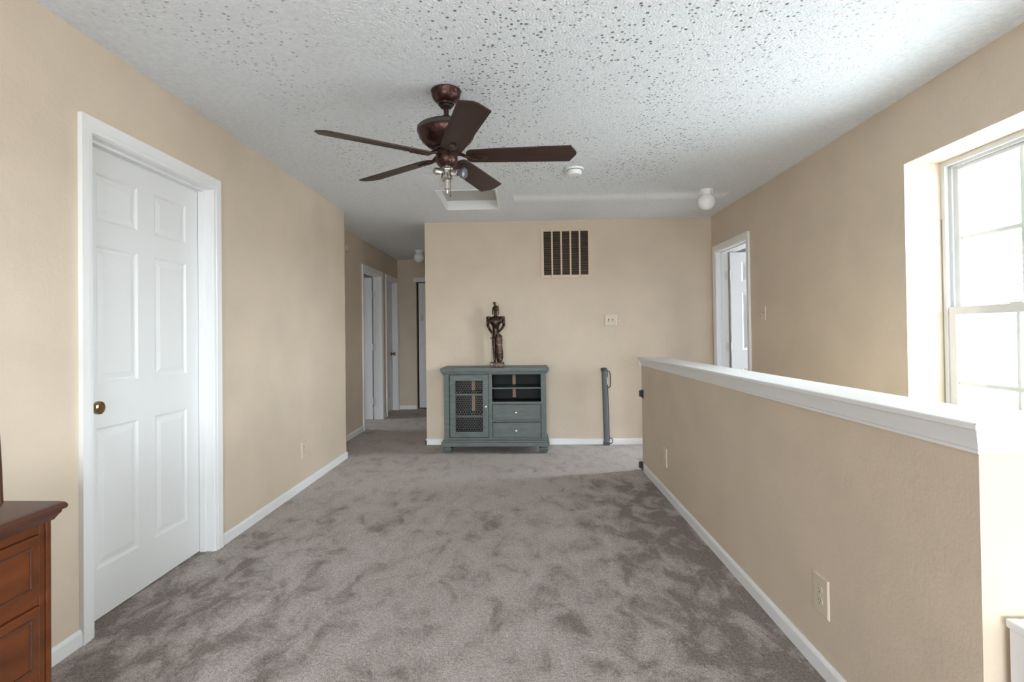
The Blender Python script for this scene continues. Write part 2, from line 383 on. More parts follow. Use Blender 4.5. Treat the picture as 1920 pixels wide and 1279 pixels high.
# ---- baseboards: profile swept along straight runs
def baseboard(name, runs, label, hgt=.064):
    """runs: (p0, p1, inward normal)"""
    bm = BM()
    for (x0, y0), (x1, y1), (nx, ny) in runs:
        prof = [(0, 0), (.012, 0), (.012, hgt-.014), (.009, hgt-.006), (.004, hgt), (0, hgt)]
        va = [bm.verts.new((x0+nx*t, y0+ny*t, z)) for t, z in prof]; vb = [bm.verts.new((x1+nx*t, y1+ny*t, z)) for t, z in prof]
        n = len(prof)
        for k in range(n): bm.faces.new((va[k], va[(k+1) % n], vb[(k+1) % n], vb[k]))
        bm.faces.new(va); bm.faces.new(vb)
    return tag(obj(name, bm, M['white']), label, 'baseboard', kind='structure')
CW = 0.066
baseboard('baseboard_left', [((XL, YR), (XL, DL[0]-CW), (1, 0)), ((XL, DL[1]+CW), (XL, YL+.012), (1, 0))], 'white baseboard along the left wall')
baseboard('baseboard_back', [((XB-.012, YB), (XR, YB), (0, -1)), ((XB, YB-.012), (XB, YE), (-1, 0))], 'white baseboard along the back wall')
baseboard('baseboard_half', [((XK, YC-.012), (XK, YK+.012), (-1, 0)), ((XK-.012, YC), (XR, YC), (0, -1)), ((XK-.012, YK), (XK+KT, YK), (0, 1))], 'white baseboard at the foot of the half wall')
baseboard('baseboard_hall', [((XH, YL), (XH, D1[0]-CW), (1, 0)), ((XH, D1[1]+CW), (XH, D2[0]-CW), (1, 0)), ((XH, YE), (BF[0]-.01, YE), (0, -1))], 'white baseboard of the hallway')
baseboard('baseboard_right', [((XR, SY), (XR, DR[0]-CW), (-1, 0))], 'white baseboard on the right wall by the stairs')

# ---- half wall cap: moulding profile swept round the corner with mitres
def cap():
    bm = BM(); zt = .993
    path = [(XK, YK), (XK, YC), (XR, YC)]
    nrm = [Vector((-1, 0)), Vector((0, -1))]
    # profile (outward offset from room-side face, z)
    prof = [(-KT/2, zt), (.027, zt), (.030, zt-.003), (.030, zt-.014), (.027, zt-.017), (.019, zt-.018), (.019, zt-.026), (.017, zt-.034), (.010, zt-.052), (.009, zt-.062), (.006, zt-.066), (.006, zt-.074), (0, zt-.075), (-.02, zt-.075), (-.02, zt-.02), (-KT/2, zt-.02)]
    def ring(i, t, z, sgn=1):
        if i == 0: p = Vector((XK - t, YK+.028))
        elif i == 1: p = Vector((XK - t, YC - t))
        else: p = Vector((XR, YC - t))
        return bm.verts.new((p.x, p.y, z))
    rows = [[ring(i, t, z) for t, z in prof] for i in range(3)]
    n = len(prof)
    for a, b in zip(rows, rows[1:]):
        for k in range(n): bm.faces.new((a[k], a[(k+1) % n], b[(k+1) % n], b[k]))
    for r in (rows[0], rows[-1]): bm.faces.new(r)
    # stair side half of the cap
    prof2 = [(-KT/2, zt), (-KT-.027, zt), (-KT-.03, zt-.003), (-KT-.03, zt-.016), (-KT-.018, zt-.018), (-KT-.017, zt-.034), (-KT-.008, zt-.06), (-KT-.006, zt-.075), (-KT, zt-.075), (-KT+.02, zt-.02), (-KT/2, zt-.02)]
    rows = [[ring(i, t, z) for t, z in prof2] for i in range(3)]
    n = len(prof2)
    for a, b in zip(rows, rows[1:]):
        for k in range(n): bm.faces.new((a[k], a[(k+1) % n], b[(k+1) % n], b[k]))
    for r in (rows[0], rows[-1]): bm.faces.new(r)
    box(bm, (XK-.018, YK, zt-.075), (XK+KT+.018, YK+.018, zt-.02))
    o = tag(obj('trim_1', bm, M['white'], smooth=25), 'white moulded cap on top of the half wall', 'trim', kind='structure')
    # thin open mitre joint across the top
    b2 = BM(); a, c = Vector((XK-.03, YC-.03)), Vector((XK+KT+.03, YC+KT+.03)); d = (c-a).normalized(); s = Vector((-d.y, d.x))*.0008
    vs = [b2.verts.new((*(q), zt+.0006)) for q in (a-s, c-s, c+s, a+s)]; vs2 = [b2.verts.new((v.co.x, v.co.y, zt-.004)) for v in vs]
    b2.faces.new(vs); b2.faces.new(vs2)
    for k in range(4): b2.faces.new((vs[k], vs[(k+1) % 4], vs2[(k+1) % 4], vs2[k]))
    obj('mitre_joint', b2, M['caulk'], o)
cap()

# ------------------------------------------------------------------ doors
def casing_bm(bm, axis, plane, nsign, u0, u1, z1, w=CW, prof=None):
    """moulded casing on a wall plane round an opening; axis 0 -> wall X=plane, u along Y"""
    prof = prof or [(.004, 0), (.004, .010), (.010, .012), (.020, .0125), (.024, .0155), (.036, .017), (.050, .0165), (.060, .019), (w, .019), (w, 0)]
    def P(u, z, t): return (plane+nsign*t, u, z) if axis == 0 else (u, plane+nsign*t, z)
    rows = []
    for i in range(4):
        row = []
        for a, t in prof:
            u = u0-a if i < 2 else u1+a; z = 0 if i in (0, 3) else z1+a
            row.append(bm.verts.new(P(u, z, t)))
        rows.append(row)
    n = len(prof)
    for a, b in zip(rows, rows[1:]):
        for k in range(n): bm.faces.new((a[k], a[(k+1) % n], b[(k+1) % n], b[k]))
    bm.faces.new(rows[0]); bm.faces.new(rows[-1])
def jamb_bm(bm, axis, t0, t1, u0, u1, z1, stop_t0, stop_t1, th=.0195):
    def b(a0, a1, ua, ub, za, zb):
        if axis == 0: box(bm, (a0, ua, za), (a1, ub, zb))
        else: box(bm, (ua, a0, za), (ub, a1, zb))
    b(t0, t1, u0-th, u0, 0, z1+th); b(t0, t1, u1, u1+th, 0, z1+th); b(t0, t1, u0, u1, z1, z1+th)
    b(stop_t0, stop_t1, u0, u0+.011, 0, z1); b(stop_t0, stop_t1, u1-.011, u1, 0, z1); b(stop_t0, stop_t1, u0+.011, u1-.011, z1-.011, z1)
def door_face(bm, w, h, y, sgn, cols, rows_):
    """six raised panels modelled into the plane y (facing sgn*y) for x 0..w, z 0..h"""
    xs = sorted({0, w, *[c for p in cols for c in p]}); zs = sorted({0, h, *[c for p in rows_ for c in p]})
    def V(x, z, d): return bm.verts.new((x, y-sgn*d, z))
    for i in range(len(xs)-1):
        for j in range(len(zs)-1):
            x0, x1, z0, z1 = xs[i], xs[i+1], zs[j], zs[j+1]
            ispanel = any(abs(x0-a) < 1e-6 and abs(x1-b) < 1e-6 for a, b in cols) and any(abs(z0-a) < 1e-6 and abs(z1-b) < 1e-6 for a, b in rows_)
            if not ispanel:
                bm.faces.new([V(x0, z0, 0), V(x1, z0, 0), V(x1, z1, 0), V(x0, z1, 0)]); continue
            rings = [(0, 0), (.004, .003), (.010, .0075), (.016, .008), (.020, .008), (.044, .0025)]
            prev = None
            for ins, d in rings:
                cur = [V(x0+ins, z0+ins, d), V(x1-ins, z0+ins, d), V(x1-ins, z1-ins, d), V(x0+ins, z1-ins, d)]
                if prev:
                    for k in range(4): bm.faces.new((prev[k], prev[(k+1) % 4], cur[(k+1) % 4], cur[k]))
                prev = cur
            bm.faces.new(prev)
def six_panel(w, h, t=.035, z0=.006):
    """slab in local coords: x 0..w from hinge, y -t..0, panels on both faces"""
    bm = BM(); st = .113; mid = w/2
    mw = .116 if w > .7 else .09
    cols = [(st, mid-mw/2), (mid+mw/2, w-st)]; rows_ = [(.21, .815), (1.005, 1.605), (1.715, 1.92)]
    door_face(bm, w, h, 0, 1, cols, rows_); door_face(bm, w, h, -t, -1, cols, rows_)
    for a, b in (((0, 0), (w, 0)), ((w, 0), (w, h)), ((w, h), (0, h)), ((0, h), (0, 0))):
        bm.faces.new([bm.verts.new((a[0], 0, a[1])), bm.verts.new((b[0], 0, b[1])), bm.verts.new((b[0], -t, b[1])), bm.verts.new((a[0], -t, a[1]))])
    bmesh.ops.remove_doubles(bm, verts=bm.verts, dist=1e-5)
    for v in bm.verts: v.co.z += z0
    return bm
def knob_bm(bm, c, axis_m, key=True):
    lathe(bm, [(.0, 0), (.032, 0), (.032, .004), (.026, .009), (.013, .013), (.012, .030), (.018, .036), (.027, .046), (.0285, .055), (.026, .063), (.019, .0665), (.016, .0655), (.010, .065), (.0, .0655)], c, 32, mtx=axis_m)
def hinge_bm(bm, c):
    x, y, z = c
    lathe(bm, [(0, -.045), (.006, -.045), (.006, .045), (0, .045)], c, 12)
    lathe(bm, [(0, .045), (.0045, .046), (.003, .052), (0, .053)], c, 10)
RX = Matrix.Rotation(PI/2, 4, 'Y').to_3x3()     # z -> +x

# left closed door
d = thing('door_1', (0, 0, 0), 'closed white six panel door with brass knob in the left wall', 'door', kind='structure')
bm = BM(); casing_bm(bm, 0, XL, 1, DL[0], DL[1], DL[2]); obj('door_casing', bm, M['white'], d, smooth=20)
bm = BM(); jamb_bm(bm, 0, XL-WT, XL+.001, DL[0], DL[1], DL[2], XL-.074, XL-.040); obj('door_jamb', bm, M['white'], d)
sl = obj('door_slab', six_panel(DL[1]-DL[0]-.006, 2.03), M['door'], d)
SM = Matrix.Translation((XL-.0765, DL[1]-.003, 0)) @ Matrix.Rotation(-PI/2, 4, 'Z'); sl.matrix_local = SM
bm = BM(); knob_bm(bm, (0, 0, 0), RX); k = obj('door_knob', bm, M['brass'], sl, smooth=35); k['label'] = 'brass keyed knob'
KM = SM.inverted() @ Matrix.Translation((XL-.0765, 2.168, .917)); k.matrix_local = KM
bm = BM(); lathe(bm, [(0, .0652), (.003, .0652), (.003, .0662), (0, .0662)], (0, 0, 0), 12, mtx=RX); kk = obj('keyhole', bm, M['slot'], sl); kk.matrix_local = KM

# right open door
d = thing('door_2', (0, 0, 0), 'white doorway in the right wall with its panel door swung open', 'door', kind='structure')
bm = BM(); casing_bm(bm, 0, XR, -1, DR[0], DR[1], DR[2]); obj('door_casing', bm, M['white'], d, smooth=20)
bm = BM(); jamb_bm(bm, 0, XR-.001, XR+.115, DR[0], DR[1], DR[2], XR+.045, XR+.078); box(bm, (XR+.115, DR[0]-.0195, 0), (XR+.2, DR[0]-.001, DR[2]+.0195)); box(bm, (XR+.115, DR[0], DR[2]+.001), (XR+.2, DR[1], DR[2]+.0195))
obj('door_jamb', bm, M['white'], d)
sl = obj('door_slab', six_panel(.75, 2.02), M['door'], d)
sl.matrix_local = Matrix.Translation((XR+.128, DR[1]-.003, 0)) @ Matrix.Rotation(math.radians(-2), 4, 'Z')
for z in (1.79, 1.04, .25):
    bm = BM(); hinge_bm(bm, (XR+.122, DR[1]-.042, z)); box(bm, (XR+.079, DR[1]-.003, z-.045), (XR+.115, DR[1]-.0005, z+.045)); box(bm, (XR+.122, DR[1]-.0415, z-.045), (XR+.152, DR[1]-.0385, z+.045)); obj('hinge', bm, M['hinge'], d)

# hallway open door
d = thing('door_3', (0, 0, 0), 'nearer white hallway doorway with its plain door standing open', 'door', kind='structure')
bm = BM(); casing_bm(bm, 0, XH, 1, *D1); obj('door_casing', bm, M['white'], d, smooth=20)
bm = BM(); jamb_bm(bm, 0, XH-WT, XH+.001, *D1, XH-.078, XH-.045); obj('door_jamb', bm, M['white'], d)
sl = obj('door_slab', six_panel(.85, 2.03), M['door'], d)
sl.matrix_local = Matrix.Translation((XH-.128, D1[1]-.036, 0)) @ Matrix.Rotation(PI+math.radians(2), 4, 'Z')
for z in (1.80, 1.04, .26):
    bm = BM(); hinge_bm(bm, (XH-.120, D1[1]-.040, z)); box(bm, (XH-.115, D1[1]-.003, z-.045), (XH-.079, D1[1]-.0005, z+.045)); box(bm, (XH-.152, D1[1]-.0415, z-.045), (XH-.122, D1[1]-.0375, z+.045)); obj('hinge', bm, M['hinge'], d)

# hallway closed door
d = thing('door_4', (0, 0, 0), 'further white hallway door, closed, with a small dark knob', 'door', kind='structure')
bm = BM(); casing_bm(bm, 0, XH, 1, *D2); obj('door_casing', bm, M['white'], d, smooth=20)
bm = BM(); jamb_bm(bm, 0, XH-WT, XH+.001, *D2, XH-.074, XH-.040); obj('door_jamb', bm, M['white'], d)
sl = obj('door_slab', six_panel(D2[1]-D2[0]-.006, 2.03, z0=.012), M['door'], d)
SM = Matrix.Translation((XH-.0765, D2[1]-.003, 0)) @ Matrix.Rotation(-PI/2, 4, 'Z'); sl.matrix_local = SM
bm = BM(); knob_bm(bm, (0, 0, 0), RX); k = obj('door_knob', bm, M['brass'], sl, smooth=35)
k.matrix_local = SM.inverted() @ Matrix.Translation((XH-.0765, 8.50, .91))

# bifold at the end of the hallway
d = thing('door_5', (0, 0, 0), 'grey white closet door at the end of the hallway', 'door', kind='structure')
bxobj('door_panel', (BF[0]+.03, YE+.03, .02), (BF[1]-.005, YE+.06, 2.055), M['door'], d, .002)
bm = BM(); prism(bm, [(YE, 2.07), (YE-.02, 2.075), (YE-.022, 2.11), (YE-.036, 2.125), (YE-.036, 2.14), (YE, 2.14)], 0, BF[0]-.04, XB-.005)
obj('door_header', bm, M['white'], d)
bm = BM(); box(bm, (BF[0]+.07, YE+.012, 1.44), (BF[0]+.105, YE+.03, 1.54), .004); obj('door_pull', bm, M['ivory'], d)
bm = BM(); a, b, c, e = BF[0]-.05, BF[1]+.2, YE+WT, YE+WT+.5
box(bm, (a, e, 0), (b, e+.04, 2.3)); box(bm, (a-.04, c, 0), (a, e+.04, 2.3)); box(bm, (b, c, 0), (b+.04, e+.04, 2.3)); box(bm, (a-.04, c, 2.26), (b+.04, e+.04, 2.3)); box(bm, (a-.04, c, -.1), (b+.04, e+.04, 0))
obj('closet_light_block', bm, M['voidshade'], d)  # dark box added behind the closet opening to stop sky light leaking in

# ------------------------------------------------------------------ window
def window():
    w = thing('window_1', (0, 0, 0), 'white double hung grid window in the right wall over the stairs', 'window', kind='structure')
    x0 = XR+.185                                  # inner face of the frame
    y0, y1, z0, z1 = W1
    def ring(bm, xa, xb, ya, yb, za, zb, t, tb=None, bev=.0015):
        tb = tb or t
        box(bm, (xa, ya, za), (xb, ya+t, zb), bev); box(bm, (xa, yb-t, za), (xb, yb, zb), bev)
        box(bm, (xa, ya+t, za), (xb, yb-t, za+tb), bev); box(bm, (xa, ya+t, zb-t), (xb, yb-t, zb), bev)
    bm = BM()
    ring(bm, x0, x0+.012, y0, y1, z0, z1, .028); ring(bm, x0+.002, x0+.075, y0, y1, z0, z1, .018); ring(bm, x0+.028, x0+.036, y0+.01, y1-.01, z0+.01, z1-.01, .028)
    obj('window_frame', bm, M['vinyl'], w)
    bm = BM(); box(bm, (x0-.002, y1-.006, z0), (x0+.004, y1, z1-.3)); obj('caulk_line', bm, M['caulk'], w)
    zm = 1.300
    def sash(name, xa, xb, za, zb, t, tt, tb, rail_z):
        bm = BM(); ya, yb = y0+.03, y1-.03
        box(bm, (xa, ya, za), (xb, ya+t, zb), .0015); box(bm, (xa, yb-t, za), (xb, yb, zb), .0015)
        box(bm, (xa, ya+t, za), (xb, yb-t, za+tb), .0015); box(bm, (xa, ya+t, zb-tt), (xb, yb-t, zb), .0015)
        s = obj(name, bm, M['vinyl'], w)
        xm = (xa+xb)/2; gy0, gy1 = ya+t, yb-t; gz0, gz1 = za+tb, zb-tt
        bm = BM()
        for k in (1, 2): q = gy0+(gy1-gy0)*k/3; box(bm, (xm-.005, q-.012, gz0), (xm+.005, q+.012, gz1), .004)
        box(bm, (xm-.0055, gy0, rail_z-.012), (xm+.0055, gy1, rail_z+.012), .004)
        obj('muntin_grid', bm, M['white'], s)
        bxobj('glass_pane', (xm-.008, gy0-.004, gz0-.004), (xm-.006, gy1+.004, gz1+.004), M['glass'], s)
        return s
    sash('upper_sash', x0+.040, x0+.068, zm-.012, z1-.02, .036, .036, .030, 1.672)
    s = sash('lower_sash', x0+.006, x0+.034, z0+.02, zm+.018, .045, .042, .05, .925)
    bm = BM(); yc = 2.53
    box(bm, (x0+.006, yc-.035, zm+.018), (x0+.030, yc+.035, zm+.026), .003); box(bm, (x0+.008, yc-.05, zm+.027), (x0+.020, yc+.02, zm+.034), .002)
    obj('sash_lock', bm, M['plastic'], s)
    bm = BM(); box(bm, (XR-.01, y0, z0-.02), (x0, y1, z0), .003); obj('window_sill', bm, M['white'], w)
window()
# neighbouring house seen, blown out, through the lower sash
bm = BM()
for k in range(14):
    z = -2.2+k*.25
    prism(bm, [(8.0, z), (8.018, z+.25), (8.03, z+.25), (8.03, z)], 1, -1.0, 18)
box(bm, (8.03, -1, -2.2), (8.1, 18, 1.3))
tag(obj('neighbor_house_wall', bm, M['siding']), 'pale lap siding outside the window', 'house wall', kind='structure')

# ------------------------------------------------------------------ ceiling fan
def fan():
    fx, fy, zb = -.374, 2.68, 2.095
    t = thing('ceiling_fan', (fx, fy, H), 'dark copper five blade ceiling fan with nickel light kit', 'ceiling fan')
    z = lambda a: a-H
    bm = BM(); lathe(bm, [(0, z(2.44)), (.072, z(2.44)), (.0765, z(2.437)), (.0765, z(2.431)), (.074, z(2.427)), (.0725, z(2.415)), (.067, z(2.400)), (.058, z(2.387)), (.046, z(2.378)), (.041, z(2.374)), (.040, z(2.366)), (.036, z(2.364)), (0, z(2.364))]); obj('canopy', bm, M['copper'], t, smooth=35)
    bm = BM(); lathe(bm, [(0, z(2.364)), (.030, z(2.364)), (.030, z(2.354)), (.024, z(2.350)), (.0, z(2.350))], seg=28); obj('canopy_collar', bm, M['black'], t, smooth=35)
    bm = BM(); lathe(bm, [(0, z(2.352)), (.0125, z(2.352)), (.0125, z(2.285)), (0, z(2.285))], seg=24); obj('downrod', bm, M['copper'], t, smooth=35)
    bm = BM(); lathe(bm, [(0, z(2.312)), (.018, z(2.312)), (.022, z(2.306)), (.030, z(2.29)), (.034, z(2.278)), (0, z(2.278))], seg=28); obj('coupler', bm, M['motorgrey'], t, smooth=35)
    bm = BM(); lathe(bm, [(0, z(2.228)), (.143, z(2.228)), (.1435, z(2.222)), (.138, z(2.204)), (.122, z(2.180)), (.098, z(2.160)), (.072, z(2.148)), (.058, z(2.144)), (0, z(2.144))], seg=56)
    mh = obj('motor_housing', bm, M['copper'], t, smooth=40)
    bm = BM(); lathe(bm, [(0, z(2.280)), (.06, z(2.279)), (.11, z(2.268)), (.138, z(2.256)), (.147, z(2.248)), (.148, z(2.230)), (.145, z(2.227)), (.0, z(2.2265))], seg=56)
    for k in range(6):
        a = k*PI/3+.5; lathe(bm, [(0, -.003), (.004, -.003), (.004, .003), (0, .003)], (.148*math.cos(a), .148*math.sin(a), z(2.24)), 8)
    obj('housing_cover', bm, M['motorgrey'], mh, smooth=40)
    bm = BM(); lathe(bm, [(0, z(2.146)), (.062, z(2.146)), (.064, z(2.140)), (.060, z(2.134)), (.0, z(2.134))], seg=40); obj('gap_shade_ring', bm, M['black'], t, smooth=35)  # black ring paints the shaded gap under the motor bowl
    bm = BM(); lathe(bm, [(0, z(2.135)), (.052, z(2.135)), (.054, z(2.132)), (.054, z(2.106)), (.050, z(2.102)), (.0, z(2.102))], seg=40); obj('flywheel', bm, M['copper'], t, smooth=35)
    bm = BM(); lathe(bm, [(0, z(2.103)), (.055, z(2.103)), (.056, z(2.098)), (.055, z(2.080)), (.048, z(2.062)), (.036, z(2.053)), (0, z(2.052))], seg=40)
    sh = obj('switch_housing', bm, M['copper'], t, smooth=35)
    bm = BM(); lathe(bm, [(.003, 0), (.006, 0), (.007, .004), (.005, .007), (.003, .007)], (.022, -.047, z(2.073)), 16, mtx=Matrix.Rotation(PI/2, 4, 'X').to_3x3()); obj('chain_grommet', bm, M['brass'], sh, smooth=40)
    # blades
    R0 = .651
    for k in range(5):
        a = .0044 + k*2*PI/5
        bm = BM()
        out = [(.100, -.030), (.108, -.046), (.125, -.055), (.20, -.058), (.40, -.0635), (.618, -.070), (R0, -.012), (R0, .010), (.622, .070), (.40, .0635), (.20, .058), (.125, .055), (.108, .046), (.100, .030)]
        va = [bm.verts.new((x, y, .0035)) for x, y in out]; vb = [bm.verts.new((x, y, -.0035)) for x, y in out]
        n = len(out)
        bm.faces.new(va); bm.faces.new(vb)
        for i in range(n): bm.faces.new((va[i], va[(i+1) % n], vb[(i+1) % n], vb[i]))
        bmesh.ops.bevel(bm, geom=[e for e in bm.edges if abs(e.verts[0].co.z-e.verts[1].co.z) < 1e-6], offset=.0012, segments=1, affect='EDGES')
        bl = obj('fan_blade', bm, M['blade'], t)
        bl.matrix_local = Matrix.Translation((0, 0, z(zb)+.010)) @ Matrix.Rotation(a, 4, 'Z') @ Matrix.Rotation(math.radians(-13), 4, 'X')
        # iron: arm from the flywheel to an oval plate under the blade
        bm = BM()
        tube(bm, [(.045, 0, .014), (.075, 0, .010), (.105, 0, -.006), (.14, 0, -.008)], [.010, .009, .008, .006], 10)
        rows = []
        for s, zz in ((1.0, -.0036), (1.0, -.008), (.82, -.012), (.55, -.0125)):
            rows.append([bm.verts.new((.162+.052*s*math.cos(q), .021*s*math.sin(q)*(1-.25*math.cos(q)), zz)) for q in [2*PI*i/24 for i in range(24)]])
        for A, B in zip(rows, rows[1:]):
            for i in range(24): bm.faces.new((A[i], A[(i+1) % 24], B[(i+1) % 24], B[i]))
        bm.faces.new(rows[0]); bm.faces.new(rows[-1])
        for xx in (.135, .165, .195): lathe(bm, [(0, -.0155), (.004, -.015), (.005, -.0125), (0, -.012)], (xx, 0, 0), 10)
        obj('blade_iron', bm, M['copper'], bl, smooth=40)
    # light kit
    bm = BM(); lathe(bm, [(0, z(2.054)), (.020, z(2.054)), (.020, z(2.050)), (.028, z(2.046)), (.028, z(2.004)), (.030, z(2.0)), (.031, z(1.992)), (.026, z(1.987)), (.012, z(1.984)), (.012, z(1.945)), (.015, z(1.944)), (.015, z(1.940)), (.006, z(1.937)), (.006, z(1.924)), (.003, z(1.918)), (0, z(1.918))], seg=32)
    lk = obj('light_kit', bm, M['nickel'], t, smooth=35); lk['label'] = 'brushed nickel light kit body with finial'
    def dirm(v): return Vector((0, 0, 1)).rotation_difference(Vector(v).normalized()).to_matrix()
    for v, kind in (((-.75, -.55, -.10), 'candle'), ((.80, -.42, -.22), 'round'), ((-.35, .85, -.25), 'candle')):
        v = Vector(v).normalized(); q = dirm(v); c = Vector((0, 0, z(2.028)))
        bm = BM(); lathe(bm, [(0, .02), (.008, .02), (.008, .036), (.0165, .038), (.0175, .042), (.0175, .070), (.0155, .072), (0, .072)], c, 24, mtx=q)
        so = obj('lamp_socket', bm, M['nickel'], lk, smooth=35)
        bm = BM()
        if kind == 'candle':
            lathe(bm, [(0, .068), (.0095, .070), (.0105, .078), (.0165, .092), (.0175, .102), (.0145, .118), (.008, .134), (.002, .147), (0, .148)], c, 24, mtx=q)
            obj('light_bulb', bm, M['bulbglass'], so, smooth=40)
        else:
            lathe(bm, [(0, .068), (.012, .070), (.014, .080), (.024, .096), (.0265, .106), (.0255, .112), (.018, .1155), (0, .117)], c, 28, mtx=q)
            b_ = obj('light_bulb', bm, M['lens'], so, smooth=40); b_['label'] = 'round grey reflector bulb'
    bm = BM(); lathe(bm, [(0, 0), (.0095, 0), (.0095, .024), (.006, .026), (0, .026)], (-.006, -.028, z(2.034)), 18, mtx=Matrix.Rotation(PI/2, 4, 'Y').to_3x3())
    lathe(bm, [(0, .026), (.006, .026), (.008, .030), (.008, .040), (0, .041)], (-.006, -.028, z(2.034)), 18, mtx=Matrix.Rotation(PI/2, 4, 'Y').to_3x3()); obj('thumb_screw', bm, M['nickel'], lk, smooth=35)
    bm = BM()
    x, y = .026, -.058
    tube(bm, [(x-.003, y+.004, z(2.073)), (x, y, z(2.06)), (x, y, z(1.895))], .0011, 6)
    for k in range(55): lathe(bm, [(0, -.0016), (.0014, -.0008), (.0014, .0008), (0, .0016)], (x, y, z(2.058)-k*.003), 6)
    lathe(bm, [(0, 0), (.0032, -.001), (.0036, -.010), (.002, -.013), (0, -.013)], (x, y, z(1.897)), 10)
    obj('pull_chain', bm, M['motorgrey'], t, smooth=40)
fan()

# ------------------------------------------------------------------ ceiling fixtures
bm = BM(); t = thing('smoke_detector', (.40, 4.03, H), 'round white smoke detector on the ceiling beside the fan', 'smoke detector')
lathe(bm, [(0, 0), (.068, 0), (.070, -.004), (.068, -.012), (.060, -.014), (0, -.014)], seg=40); obj('base_plate', bm, M['plastic'], t, smooth=35)
bm = BM(); lathe(bm, [(0, -.014), (.054, -.014), (.056, -.020), (.052, -.040), (.046, -.047), (.030, -.050), (0, -.050)], seg=40); obj('cover', bm, M['plastic'], t, smooth=35)
bm = BM(); lathe(bm, [(.0555, -.0145), (.0575, -.0145), (.0575, -.017), (.0555, -.017)], seg=40); obj('slot_ring', bm, M['slot'], t)
def globe(loc, label):
    t = thing('globe_light', loc, label, 'ceiling light', group='white globe ceiling lights')
    bm = BM(); lathe(bm, [(0, 0), (.056, 0), (.060, -.004), (.058, -.016), (.050, -.040), (.048, -.044), (0, -.044)], seg=40); obj('holder', bm, M['plastic'], t, smooth=35)
    bm = BM(); prof = [(.044, -.040)] + [(.074*math.sin(a), -.106+.074*math.cos(a)) for a in [math.radians(36+144*i/18) for i in range(19)]]
    lathe(bm, prof, seg=40); obj('globe_shade', bm, M['opal'], t, smooth=60)
    for a in (-1.2, .9, 3.0):
        bm = BM(); lathe(bm, [(0, 0), (.003, 0), (.003, .008), (.005, .009), (.005, .014), (0, .014)], (.048*math.cos(a), .048*math.sin(a), -.037), 10, mtx=Vector((0, 0, 1)).rotation_difference(Vector((math.cos(a), math.sin(a), 0))).to_matrix()); obj('set_screw', bm, M['nickel'], t, smooth=40)
globe((1.605, 4.72, H), 'white glass globe ceiling light near the right wall')
globe((-1.50, 7.72, H), 'white glass globe ceiling light down the hallway')
t = thing('attic_hatch', ((HX0+HX1)/2, (HY0+HY1)/2, H), 'recessed white framed attic hatch in the ceiling behind the fan', 'attic hatch')
cx, cy = (HX0+HX1)/2, (HY0+HY1)/2; hx, hy = (HX1-HX0)/2, (HY1-HY0)/2
bm = BM(); q = .016
box(bm, (-hx, -hy, -.004), (-hx+q, hy, .1), .002); box(bm, (hx-q, -hy, -.004), (hx, hy, .1), .002); box(bm, (-hx+q, -hy, -.004), (hx-q, -hy+q, .1), .002); box(bm, (-hx+q, hy-q, -.004), (hx-q, hy, .1), .002)
obj('hatch_frame', bm, M['white'], t)
bxobj('hatch_panel', (-hx+q, -hy+q, .088), (hx-q, hy-q-.004, .1), M['hatch'], t)
bxobj('hatch_backing', (-hx, -hy, .1), (hx, hy, .115), M['voidshade'], t)

# ------------------------------------------------------------------ return air grille
t = thing('return_air_grille', (.4755, YB, 2.08), 'cream return air vent grille high on the back wall', 'vent')
hw, hh = .274, .272
bm = BM(); fr = .034
box(bm, (-hw, -.010, -hh), (-hw+fr, 0, hh), .003); box(bm, (hw-fr, -.010, -hh), (hw, 0, hh), .003); box(bm, (-hw+fr-.002, -.010, hh-fr), (hw-fr+.002, 0, hh), .003); box(bm, (-hw+fr-.002, -.010, -hh), (hw-fr+.002, 0, -hh+fr), .003)
obj('grille_frame', bm, M['grille'], t)
iw = 2*(hw-fr); bar = .017; nb = 5; cw = (iw-4*bar)/5
for k in range(1, 5):
    x = -hw+fr+k*cw+(k-1)*bar; bxobj('grille_divider', (x, -.008, -hh+fr), (x+bar, -.001, hh-fr), M['grille'], t)
bm = BM(); ns = 38
for k in range(ns):
    z = -hh+fr+(k+.5)*(2*(hh-fr))/ns
    prism(bm, [(-.0068, z-.0010), (-.0066, z-.0016), (-.0024, z-.0002), (-.0026, z+.0006)], 0, -hw+fr, hw-fr)
o = obj('louvre_slats', bm, M['grille'], t)
bxobj('filter', (-hw+fr-.004, -.0012, -hh+fr-.004), (hw-fr+.004, -.0004, hh-fr+.004), M['voidshade'], t)  # near-black sheet paints the unlit duct depth behind the slats
for x in (-.16, .16):
    for z in (-hh+.016, hh-.016):
        bm = BM(); lathe(bm, [(0, 0), (.005, 0), (.004, .0025), (0, .003)], (x, -.0095, z), 10, mtx=Matrix.Rotation(PI/2, 4, 'X').to_3x3()); obj('screw', bm, M['motorgrey'], t)

